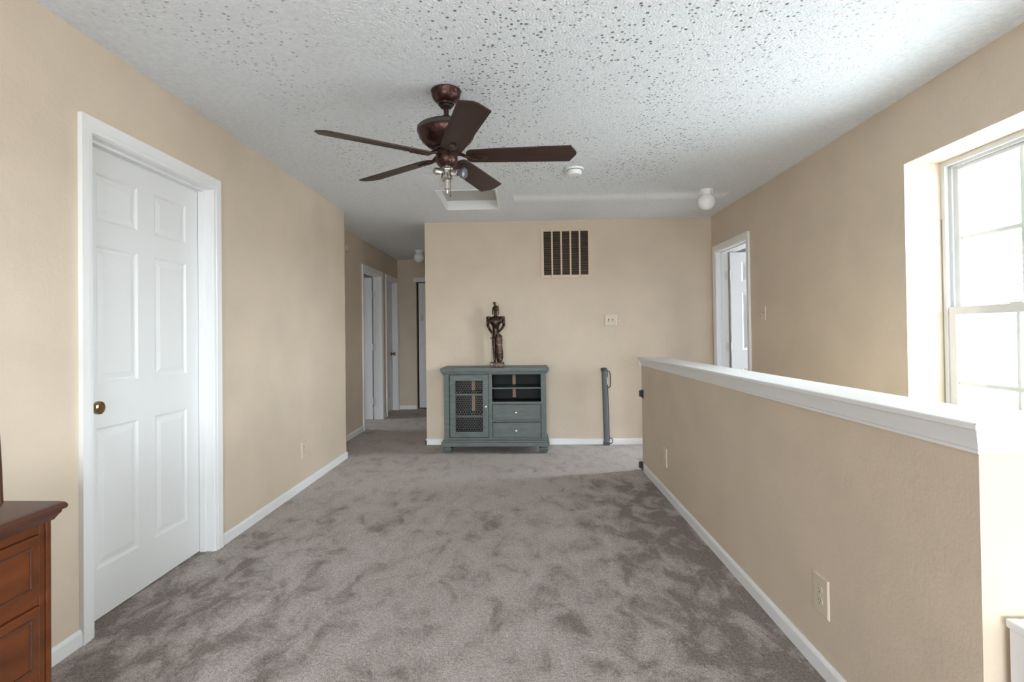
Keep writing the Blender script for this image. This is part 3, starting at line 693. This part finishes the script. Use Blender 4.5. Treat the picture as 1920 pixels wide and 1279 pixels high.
# ------------------------------------------------------------------ outlets and switches: local plane xz, facing -y
def plate_bm(w, h):
    bm = BM(); b = .004
    a = [bm.verts.new((sx*w/2, 0, sz*h/2)) for sx, sz in ((-1, -1), (1, -1), (1, 1), (-1, 1))]
    c = [bm.verts.new((sx*(w/2-.001), -.003, sz*(h/2-.001))) for sx, sz in ((-1, -1), (1, -1), (1, 1), (-1, 1))]
    e = [bm.verts.new((sx*(w/2-.005), -.006, sz*(h/2-.005))) for sx, sz in ((-1, -1), (1, -1), (1, 1), (-1, 1))]
    for p, q in ((a, c), (c, e)):
        for k in range(4): bm.faces.new((p[k], p[(k+1) % 4], q[(k+1) % 4], q[k]))
    bm.faces.new(a); bm.faces.new(e); return bm
def outlet(loc, rz, label, w=.08, h=.128, group='ivory wall outlets'):
    t = thing('wall_outlet', loc, label, 'outlet', rz, group)
    obj('cover_plate', plate_bm(w, h), M['ivory'], t)
    for s in (1, -1):
        bm = BM(); zc = s*.0195; pts = []
        for i in range(28):
            a = 2*PI*i/28; x = .0172*math.cos(a); zz = max(-.0135, min(.0135, .0172*math.sin(a))); pts.append((x, zc+zz))
        prism(bm, pts, 1, -.0085, -.004); r = obj('receptacle', bm, M['ivory'], t)
        bm = BM()
        box(bm, (-.0075, -.0088, zc-.001), (-.0055, -.0080, zc+.008)); box(bm, (.0055, -.0088, zc), (.0072, -.0080, zc+.0075)); lathe(bm, [(0, -.0004), (.0026, -.0004), (.0026, .0004), (0, .0004)], (0, -.0084, zc-.0075), 12, axis='Y')
        obj('slots', bm, M['slot'], r)
        bm = BM(); ring = [(x*1.06, zc+(zz-zc)*1.06) for x, zz in pts]; prism(bm, ring, 1, -.0063, -.0055); obj('shadow_gap', bm, M['slot'], r)
    bm = BM(); lathe(bm, [(0, -.001), (.003, -.001), (.003, .001), (0, .001)], (0, -.0068, 0), 12, axis='Y'); obj('screw', bm, M['grille'], t)
def switch(loc, rz, label, n, w, h):
    t = thing('light_switch', loc, label, 'light switch', rz)
    obj('cover_plate', plate_bm(w, h), M['ivory'], t)
    for k in range(n):
        x = (k-(n-1)/2)*.046
        bm = BM(); box(bm, (x-.0055, -.0068, -.012), (x+.0055, -.0055, .012)); obj('toggle_slot', bm, M['slot'], t)
        bm = BM(); v = box(bm, (x-.004, -.017, -.008), (x+.004, -.006, .003), .0015); obj('toggle', bm, M['ivory'], t)
        for zz in (-.030, .030):
            bm = BM(); lathe(bm, [(0, -.001), (.0028, -.001), (.0028, .001), (0, .001)], (x, -.0066, zz), 10, axis='Y'); obj('screw', bm, M['grille'], t)
outlet((XK, 1.941, .276), -PI/2, 'ivory outlet on the half wall nearest the camera', .096, .137)
outlet((XK, 4.008, .284), -PI/2, 'small far ivory outlet low on the half wall', .09, .137)
outlet((XL, 4.203, .306), PI/2, 'ivory outlet low on the left wall', .09, .124)
outlet((-1.832, YE, .29), 0, 'ivory outlet at the end of the hallway', .095, .13)
switch((.949, YB, 1.342), 0, 'ivory double toggle switch plate on the back wall', 2, .127, .122)
switch((XR, 4.637, 1.352), -PI/2, 'ivory single toggle switch on the right wall by the doorway', 1, .085, .12)
t = thing('wall_sensor', (XH, 6.12, 2.235), 'small round cream sensor high on the hallway wall', 'sensor')
bm = BM(); lathe(bm, [(0, 0), (.05, 0), (.052, .006), (.046, .028), (.03, .036), (0, .037)], (0, 0, 0), 32, axis='X'); obj('sensor_body', bm, M['ivory'], t, smooth=40)

# ------------------------------------------------------------------ media cabinet
def cabinet():
    yf = 5.425; yb = 5.836; D = yb-yf
    cx = -.295
    t = thing('media_cabinet', (cx, yf, 0), 'distressed teal media cabinet with wire mesh door against the back wall', 'cabinet')
    X = lambda a: a-cx
    T = M['teal']
    L, R = X(-.815), X(.222)
    # body: sides, back, floor, top board, stiles
    bm = BM()
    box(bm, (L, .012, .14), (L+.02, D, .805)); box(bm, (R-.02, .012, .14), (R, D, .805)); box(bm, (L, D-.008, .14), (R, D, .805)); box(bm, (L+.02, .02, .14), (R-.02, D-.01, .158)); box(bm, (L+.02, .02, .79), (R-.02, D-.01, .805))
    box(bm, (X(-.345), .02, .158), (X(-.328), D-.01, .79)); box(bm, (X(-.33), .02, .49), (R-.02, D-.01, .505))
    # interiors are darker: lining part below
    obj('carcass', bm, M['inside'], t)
    bm = BM()
    box(bm, (L, 0, .14), (L+.055, .02, .805), .002); box(bm, (R-.052, 0, .14), (R, .02, .805), .002); box(bm, (L+.055, 0, .797), (R-.052, .02, .81)); box(bm, (X(-.358), .001, .158), (X(-.322), .02, .797), .001)
    box(bm, (X(-.322), .001, .494), (R-.052, .02, .520), .001); box(bm, (X(-.322), .002, .315), (R-.052, .02, .333), .001); box(bm, (L+.055, 0, .142), (R-.052, .02, .158))
    box(bm, (L, .02, .14), (L-.002, D, .805)); box(bm, (R, .02, .14), (R+.002, D, .805))
    obj('face_frame', bm, T, t)
    bm = BM()
    prism(bm, [(X(-.843), .838), (X(-.848), .845), (X(-.848), .858), (X(-.843), .864), (X(.250), .864), (X(.255), .858), (X(.255), .845), (X(.250), .838)], 1, -.033, D+.005)
    obj('top_board', bm, T, t)
    bm = BM()
    for q, (za, zb) in (((.010), (.800, .812)), ((.020), (.812, .826)), ((.028), (.826, .8385))):
        box(bm, (L-q, -q, za), (R+q, D, zb), .003)
    obj('crown_moulding', bm, T, t)
    bm = BM()
    box(bm, (L-.006, -.006, .128), (R+.006, D, .142), .003); box(bm, (L-.018, -.018, .112), (R+.018, D, .130), .004); box(bm, (L-.028, -.028, .072), (R+.028, D, .114), .003)
    obj('base_moulding', bm, T, t)
    for px in (L+.033, R-.03):
        for py in (.03, D-.05):
            bm = BM()
            vs = [(.034, .072), (.034, .058), (.044, .054), (.046, .046), (.044, .040), (.034, .004), (.032, 0)]
            rows = [[bm.verts.new((px+sx*r, py+sy*r, z)) for sx, sy in ((-1, -1), (1, -1), (1, 1), (-1, 1))] for r, z in vs]
            for a, b in zip(rows, rows[1:]):
                for k in range(4): bm.faces.new((a[k], a[(k+1) % 4], b[(k+1) % 4], b[k]))
            bm.faces.new(rows[0]); bm.faces.new(rows[-1])
            bmesh.ops.bevel(bm, geom=list(bm.edges), offset=.002, segments=1, affect='EDGES')
            obj('bun_foot', bm, T, t)
    # open shelf bay
    bxobj('shelf', (X(-.328), .045, .645), (R-.02, D-.01, .660), T, t, .001)
    for z in (.367, .590): bxobj('shelf', (L+.02, .04, z-.008), (X(-.345), D-.01, z+.008), T, t, .001)
    bxobj('back_post', (X(-.122), D-.03, .52), (X(-.088), D-.008, .79), M['raw'], t)['label'] = 'unfinished wood strip inside the open bay'
    bxobj('back_post', (X(-.565), D-.03, .375), (X(-.530), D-.008, .75), M['raw'], t)['label'] = 'unfinished wood strip behind the mesh door'
    # door with hex wire
    x0, x1, z0, z1 = X(-.752), X(-.360), .164, .794; st = .058
    bm = BM()
    box(bm, (x0, -.016, z0), (x0+st, .001, z1), .002); box(bm, (x1-st, -.016, z0), (x1, .001, z1), .002); box(bm, (x0+st-.001, -.016, z0), (x1-st+.001, .001, z0+st), .002); box(bm, (x0+st-.001, -.016, z1-st), (x1-st+.001, .001, z1), .002)
    ia, ib, ja, jb = x0+st, x1-st, z0+st, z1-st; m_ = .010
    box(bm, (ia-m_, -.019, ja-m_), (ia, -.014, jb+m_), .0015); box(bm, (ib, -.019, ja-m_), (ib+m_, -.014, jb+m_), .0015); box(bm, (ia, -.019, ja-m_), (ib, -.014, ja), .0015); box(bm, (ia, -.019, jb), (ib, -.014, jb+m_), .0015)
    dr = obj('door', bm, T, t)
    bm = BM(); a = .0145; cols = int((ib-ia)/(a*1.75))+2; seg = set()
    def key(p): return (round(p[0], 4), round(p[1], 4))
    hs = a*1.732
    for i in range(-1, cols+2):
        for j in range(-1, int((jb-ja)/(a*1.5))+3):
            cx_ = ia+i*hs+(hs/2 if j % 2 else 0); cz_ = ja+j*a*1.5
            pts = [(cx_+a*math.cos(PI/6+k*PI/3), cz_+a*math.sin(PI/6+k*PI/3)) for k in range(6)]
            for k in range(6):
                p, q = key(pts[k]), key(pts[(k+1) % 6])
                s = (p, q) if p < q else (q, p)
                if all(ia-.006 < r[0] < ib+.006 and ja-.006 < r[1] < jb+.006 for r in s): seg.add(s)
    for p, q in sorted(seg): tube(bm, [(p[0], -.006+random.uniform(-.001, .001), p[1]), (q[0], -.006, q[1])], .0014, 4, False)
    obj('wire_mesh', bm, M['wire'], dr)['label'] = 'dark hexagonal chicken wire'
    RY = Matrix.Rotation(PI/2, 4, 'X').to_3x3()
    def knob(c, par):
        bm = BM(); lathe(bm, [(0, 0), (.011, 0), (.010, .003), (.006, .006), (.006, .013), (.012, .018), (.0155, .023), (.015, .028), (.010, .031), (0, .032)], c, 24, mtx=RY); obj('knob', bm, M['nickel'], par, smooth=40)['label'] = 'round nickel knob'
    knob((X(-.384), -.016, .473), dr)
    for z in (.70, .245): bxobj('hinge', (x0-.009, -.012, z-.022), (x0+.001, -.001, z+.022), M['black'], dr, .002)
    for za, zb, kz in ((.336, .492, .412), (.160, .312, .229)):
        bm = BM(); box(bm, (X(-.318), -.010, za), (R-.055, .004, zb), .003)
        q = obj('drawer', bm, T, t)
        bm = BM(); u0, u1 = X(-.318), R-.055
        box(bm, (u0+.012, -.0125, za+.012), (u1-.012, -.009, zb-.012), .002); obj('drawer_panel', bm, T, q)
        knob((X(-.082), -.012, kz), q)
cabinet()

# ------------------------------------------------------------------ bronze statuette
def statue():
    t = thing('knight_statuette', (-.287, 5.60, .864), 'bronze toned armoured soldier statuette with plumed helmet standing on the teal cabinet', 'statuette')
    B = M['bronze']
    bm = BM(); box(bm, (-.062, -.055, 0), (.084, .055, .042), .003); box(bm, (-.058, -.051, .042), (.080, .051, .049), .002); obj('plinth', bm, B, t)
    # body: one continuous skinned figure
    V = [((0, 0, .345), .031), ((0, 0, .385), .029), ((0, 0, .415), .030), ((0, 0, .46), .042), ((0, 0, .502), .040), ((0, 0, .532), .014), ((0, -.002, .552), .020), ((0, -.003, .585), .026), ((0, -.002, .615), .022),
         ((-.016, 0, .31), .021), ((-.016, -.002, .20), .017), ((-.015, .004, .10), .014), ((-.014, 0, .062), .012), ((-.014, -.03, .056), .009),
         ((.022, 0, .31), .021), ((.032, -.008, .20), .017), ((.036, 0, .10), .014), ((.038, -.002, .062), .012), ((.040, -.03, .056), .009),
         ((-.052, 0, .498), .019), ((-.080, .004, .470), .016), ((-.086, .004, .438), .014), ((-.062, -.022, .392), .0115), ((-.038, -.040, .356), .012), ((-.033, -.044, .338), .010),
         ((.052, 0, .498), .019), ((.082, .004, .470), .016), ((.090, .004, .438), .014), ((.066, -.026, .396), .0115), ((.034, -.046, .368), .012), ((.024, -.050, .360), .010)]
    E = [(0, 1), (1, 2), (2, 3), (3, 4), (4, 5), (5, 6), (6, 7), (7, 8), (0, 9), (9, 10), (10, 11), (11, 12), (12, 13), (0, 14), (14, 15), (15, 16), (16, 17), (17, 18),
         (4, 19), (19, 20), (20, 21), (21, 22), (22, 23), (23, 24), (4, 25), (25, 26), (26, 27), (27, 28), (28, 29), (29, 30)]
    me = bpy.data.meshes.new('figure'); me.from_pydata([v for v, _ in V], E, []); me.update()
    o = bpy.data.objects.new('figure', me); C.objects.link(o); o.parent = t; me.materials.append(B)
    sk = o.modifiers.new('skin', 'SKIN'); sk.use_smooth_shade = True
    for i, (_, r) in enumerate(V):
        ry = r*.78 if i in (2, 3, 4) else r
        q_ = 1.0 if i in (5, 6, 7, 8) else 1.22
        me.skin_vertices[0].data[i].radius = (r*q_, ry*q_)
        me.skin_vertices[0].data[i].use_root = (i == 0)
    ss = o.modifiers.new('sub', 'SUBSURF'); ss.levels = 2; ss.render_levels = 2
    # breastplate and belt
    bm = BM(); loft(bm, [(0, 0, .408, .034, .034), (0, -.002, .43, .040, .040), (0, -.005, .462, .062, .048), (0, -.006, .490, .072, .046), (0, -.002, .514, .068, .036), (0, 0, .526, .034, .024)], 28)
    bmesh.ops.subdivide_edges(bm, edges=bm.edges[:], cuts=1, use_grid_fill=True); obj('breastplate', bm, B, t, smooth=60)
    bm = BM(); loft(bm, [(0, 0, .330, .038, .034), (0, 0, .345, .036, .034), (0, 0, .385, .031, .030), (0, 0, .404, .034, .033), (0, 0, .412, .035, .035)], 24); obj('tunic', bm, B, t, smooth=50)
    for s in (-1, 1):
        bm = BM(); loft(bm, [(s*.074, 0, .478, .019, .022), (s*.074, 0, .494, .024, .029), (s*.072, 0, .516, .027, .031), (s*.070, 0, .527, .024, .027)], 18)
        for k in range(6): lathe(bm, [(0, 0), (.003, -.002), (.003, -.016), (0, -.018)], (s*.074+.022*math.cos(k*PI/3), .026*math.sin(k*PI/3), .482), 6)
        obj('pauldron', bm, B, t, smooth=50)
    # helmet with brim, visor, cheek wing and plume
    bm = BM(); loft(bm, [(0, 0, .592, .034, .038), (0, 0, .600, .036, .040), (0, .002, .612, .033, .036), (0, .003, .628, .027, .030), (0, .003, .641, .015, .017), (0, .003, .646, .005, .006)], 24); loft(bm, [(0, -.008, .590, .035, .042), (0, -.010, .594, .037, .046), (0, -.004, .598, .035, .042)], 24)
    for s in (-1, 1): loft(bm, [(s*.028, .002, .545, .006, .012), (s*.032, .002, .565, .006, .018), (s*.033, .003, .595, .005, .022)], 12)
    loft(bm, [(.030, .004, .600, .005, .010), (.031, .006, .625, .004, .008), (.027, .010, .650, .002, .003)], 10)
    hm = obj('helmet', bm, B, t, smooth=50)
    bm = BM(); loft(bm, [(-.006, .002, .642, .009, .012), (-.008, .000, .655, .012, .016), (-.010, -.002, .668, .016, .018), (-.010, -.002, .676, .017, .018)], 14); obj('plume', bm, B, hm, smooth=50)
    # face details: nose, brow, beard
    bm = BM(); loft(bm, [(0, -.028, .538, .006, .005), (0, -.030, .548, .013, .010), (0, -.031, .556, .015, .010), (0, -.031, .562, .009, .006)], 12); loft(bm, [(0, -.033, .564, .005, .005), (0, -.032, .572, .004, .005), (0, -.028, .582, .003, .004)], 8)
    for s in (-1, 1): loft(bm, [(s*.010, -.029, .577, .006, .003), (s*.010, -.030, .580, .006, .003), (s*.010, -.029, .583, .005, .002)], 8)
    obj('face_relief', bm, B, t, smooth=50)
    # long shield leaning before the leg
    bm = BM()
    prof = [(.036, .050, .012), (.038, .056, .022), (.040, .075, .029), (.041, .11, .034), (.040, .16, .034), (.037, .21, .031), (.036, .255, .033), (.036, .295, .034), (.034, .322, .031), (.030, .338, .022), (.028, .344, .008)]
    loft(bm, [(cx_, -.050-.010*math.sin(PI*(z_-.05)/.3), z_, r_*1.1, .012) for cx_, z_, r_ in prof], 24); obj('shield', bm, B, t, smooth=60)
    # sword, point down
    bm = BM(); tube(bm, [(-.042, -.048, .05), (-.037, -.050, .30)], [.0018, .0032], 8); sw = obj('sword', bm, B, t)
    bm = BM(); tube(bm, [(-.037, -.050, .295), (-.034, -.050, .356)], .006, 10); tube(bm, [(-.056, -.050, .300), (-.016, -.050, .304)], .0045, 8); lathe(bm, [(0, -.007), (.006, -.004), (.007, 0), (.006, .004), (0, .007)], (-.034, -.05, .360), 12); obj('hilt', bm, B, sw, smooth=50)
statue()

# ------------------------------------------------------------------ retractable gate
def gate():
    y = YB-.012
    t = thing('retractable_baby_gate', (.886, y, 0), 'slate grey rolled up retractable safety gate standing against the back wall', 'baby gate')
    t.rotation_euler = (0, math.radians(-1.0), 0)
    bm = BM(); pts = [(-.026, .0), (-.032, -.010), (-.032, -.034), (-.024, -.050), (-.008, -.056), (.010, -.052), (.020, -.040), (.022, -.010), (.018, 0)]
    prism(bm, pts, 2, .03, .802); obj('housing', bm, M['gate'], t, smooth=30)
    bm = BM(); box(bm, (.0215, -.034, .04), (.030, -.022, .79), .002); obj('mesh_edge_bar', bm, M['gatedark'], t)
    bm = BM()
    loft(bm, [(-.005, -.027, .796, .034, .030), (-.006, -.027, .806, .037, .032), (-.008, -.027, .818, .036, .030), (-.010, -.027, .828, .026, .024), (-.010, -.027, .831, .012, .012)], 24); box(bm, (-.034, -.050, .790), (.026, 0, .800), .003)
    obj('top_cap', bm, M['gatedark'], t, smooth=40)
    bm = BM(); box(bm, (-.038, -.060, 0), (.026, 0, .034), .004); obj('bottom_cap', bm, M['gatedark'], t)
    bm = BM(); tube(bm, [(.024, -.028, .796), (.045, -.028, .790), (.056, -.028, .770), (.058, -.028, .72), (.057, -.028, .645), (.050, -.028, .622), (.026, -.028, .612)], .006, 10); obj('handle', bm, M['gatedark'], t, smooth=40)
    bm = BM(); box(bm, (.022, -.040, .648), (.027, -.020, .732), .001); obj('label_sticker', bm, M['label'], t)['label'] = 'white sticker beside the handle'
    bm = BM(); tube(bm, [(.024, -.028, .070), (.048, -.028, .070), (.060, -.028, .058), (.060, -.028, .028), (.050, -.028, .016), (.024, -.028, .016)], .0045, 10); obj('bottom_hook', bm, M['gatedark'], t, smooth=40)
gate()
def latch(loc, label):
    t = thing('gate_latch', loc, label, 'latch', group='gate latch brackets on the half wall')
    bm = BM(); box(bm, (-.006, -.036, -.036), (0, .036, .036), .0015); obj('mounting_plate', bm, M['gatedark'], t)
    bm = BM(); box(bm, (-.026, .008, -.024), (-.005, .034, .028), .002); obj('catch', bm, M['black'], t)
latch((XK, 4.730, .668), 'dark plastic gate latch halfway up the end of the half wall')
latch((XK-.012, 4.730, .045), 'dark plastic gate latch at the bottom of the half wall')

# ------------------------------------------------------------------ dresser
def dresser():
    xf, y1, y0, zt = -1.25, 1.362, -.25, .776
    t = thing('dresser', (-1.5, .55, 0), 'reddish cherry wood dresser against the left wall, cut off by the photo edge', 'dresser')
    o = lambda x, y, z: (x+1.5, y-.55, z)
    W_ = M['cherry']; xb = XL+.016
    bm = BM(); box(bm, o(xb, y0, .06), o(xf-.004, y1-.004, zt-.05)); obj('carcass', bm, W_, t)
    bm = BM(); box(bm, o(xf-.06, y1-.016, .0), o(xf, y1, zt-.045), .003); obj('corner_post', bm, W_, t)
    bm = BM(); box(bm, o(xf-.06, y0, 0), o(xf, y0+.02, zt-.045), .003); obj('corner_post', bm, W_, t)
    bm = BM(); box(bm, o(xf-.03, y1-.036, .03), o(xf-.001, y1-.0185, zt-.045), .003); box(bm, o(xf-.03, y0+.04, zt-.07), o(xf-.002, y1-.036, zt-.045), .002)
    for z in (.537, .336, .135): box(bm, o(xf-.03, y0+.04, z-.012), o(xf-.002, y1-.036, z+.012), .002)
    obj('face_frame', bm, W_, t)
    bm = BM()
    prof = [(xb, zt), (xf+.012, zt), (xf+.021, zt-.004), (xf+.026, zt-.012), (xf+.024, zt-.020), (xf+.016, zt-.023), (xf+.016, zt-.028), (xf+.010, zt-.036), (xf+.004, zt-.046), (xb, zt-.046)]
    va = [bm.verts.new(o(x, y0-.02, z)) for x, z in prof]; vb = [bm.verts.new(o(x, y1+max(0, x-xf)*.9 if x > xb else y1+.010, z)) for x, z in prof]
    n = len(prof)
    vb[0].co.y = o(0, y1+.012, 0)[1]; vb[-1].co.y = o(0, y1+.004, 0)[1]
    for k in range(n): bm.faces.new((va[k], va[(k+1) % n], vb[(k+1) % n], vb[k]))
    bm.faces.new(va); bm.faces.new(vb)
    obj('top', bm, M['cherrydark'], t, smooth=25)['label'] = 'darker moulded top board'
    for za, zb in ((.549, .706), (.348, .525), (.147, .324)):
        for ya, yb_ in ((y0+.05, .53), (.56, y1-.040)):
            bm = BM(); fx = xf+.006; i = .030
            box(bm, o(fx-.02, ya, za), o(fx, yb_, zb), .003)
            d = obj('drawer', bm, W_, t)
            bm = BM()
            # recessed centre panel with a bead frame
            for lo, hi in (((ya+i-.006, za+i-.006), (yb_-i+.006, za+i)), ((ya+i-.006, zb-i), (yb_-i+.006, zb-i+.006)), ((ya+i-.006, za+i), (ya+i, zb-i)), ((yb_-i, za+i), (yb_-i+.006, zb-i))):
                box(bm, o(fx-.002, lo[0], lo[1]), o(fx+.004, hi[0], hi[1]), .0015)
            obj('panel_bead', bm, M['cherrydark'], d)
            bm = BM(); lathe(bm, [(0, 0), (.012, 0), (.008, .006), (.008, .014), (.016, .022), (.014, .028), (0, .031)], o(fx, ya+.22, (za+zb)/2), 20, mtx=RX); obj('drawer_knob', bm, M['brass'], d, smooth=40)
    bm = BM(); box(bm, o(xf-.02, y0+.03, .0), o(xf-.006, y1-.03, .10)); obj('plinth', bm, W_, t)
dresser()
t = thing('wooden_frame', (-1.39, 1.30, .776), 'reddish brown wooden frame standing on the dresser at the photo edge', 'frame')
bm = BM(); tube(bm, [(0, .05, 0), (-.002, .05, .05), (-.004, .05, .10), (-.007, .05, .15), (-.016, .05, .28), (-.03, .05, .42)], [.014, .014, .014, .014, .013, .012], 14)
for v in bm.verts: pass
obj('frame_post', bm, M['cherrydark'], t, smooth=40)
bm = BM(); box(bm, (-.30, .03, 0), (.004, .062, .012), .003); obj('frame_foot', bm, M['cherrydark'], t)
bm = BM(); box(bm, (-.30, .045, .40), (-.02, .065, .43), .003); box(bm, (-.30, .045, .018), (-.28, .065, .40), .003); obj('frame_rail', bm, M['cherrydark'], t)

# ------------------------------------------------------------------ white bench beside the half wall
t = thing('white_bench', (1.076, .702, 0), 'white painted bench or chest at the lower right corner against the half wall', 'bench')
bm = BM(); box(bm, (0, -.35, .0), (.03, .555, .535), .003); box(bm, (.03, .53, 0), (.70, .555, .535), .003); box(bm, (.03, -.35, 0), (.70, -.325, .535), .003); box(bm, (.67, -.325, 0), (.70, .53, .535), .003); obj('chest_body', bm, M['white'], t)
bm = BM(); box(bm, (-.004, -.355, .535), (.026, .56, .555), .004); box(bm, (.026, .534, .535), (.70, .56, .555), .004); box(bm, (.026, -.355, .535), (.70, -.33, .555), .004); obj('chest_rim', bm, M['white'], t)
bm = BM(); box(bm, (.029, -.327, .53), (.70, .531, .556), .004); obj('chest_lid', bm, M['white'], t)
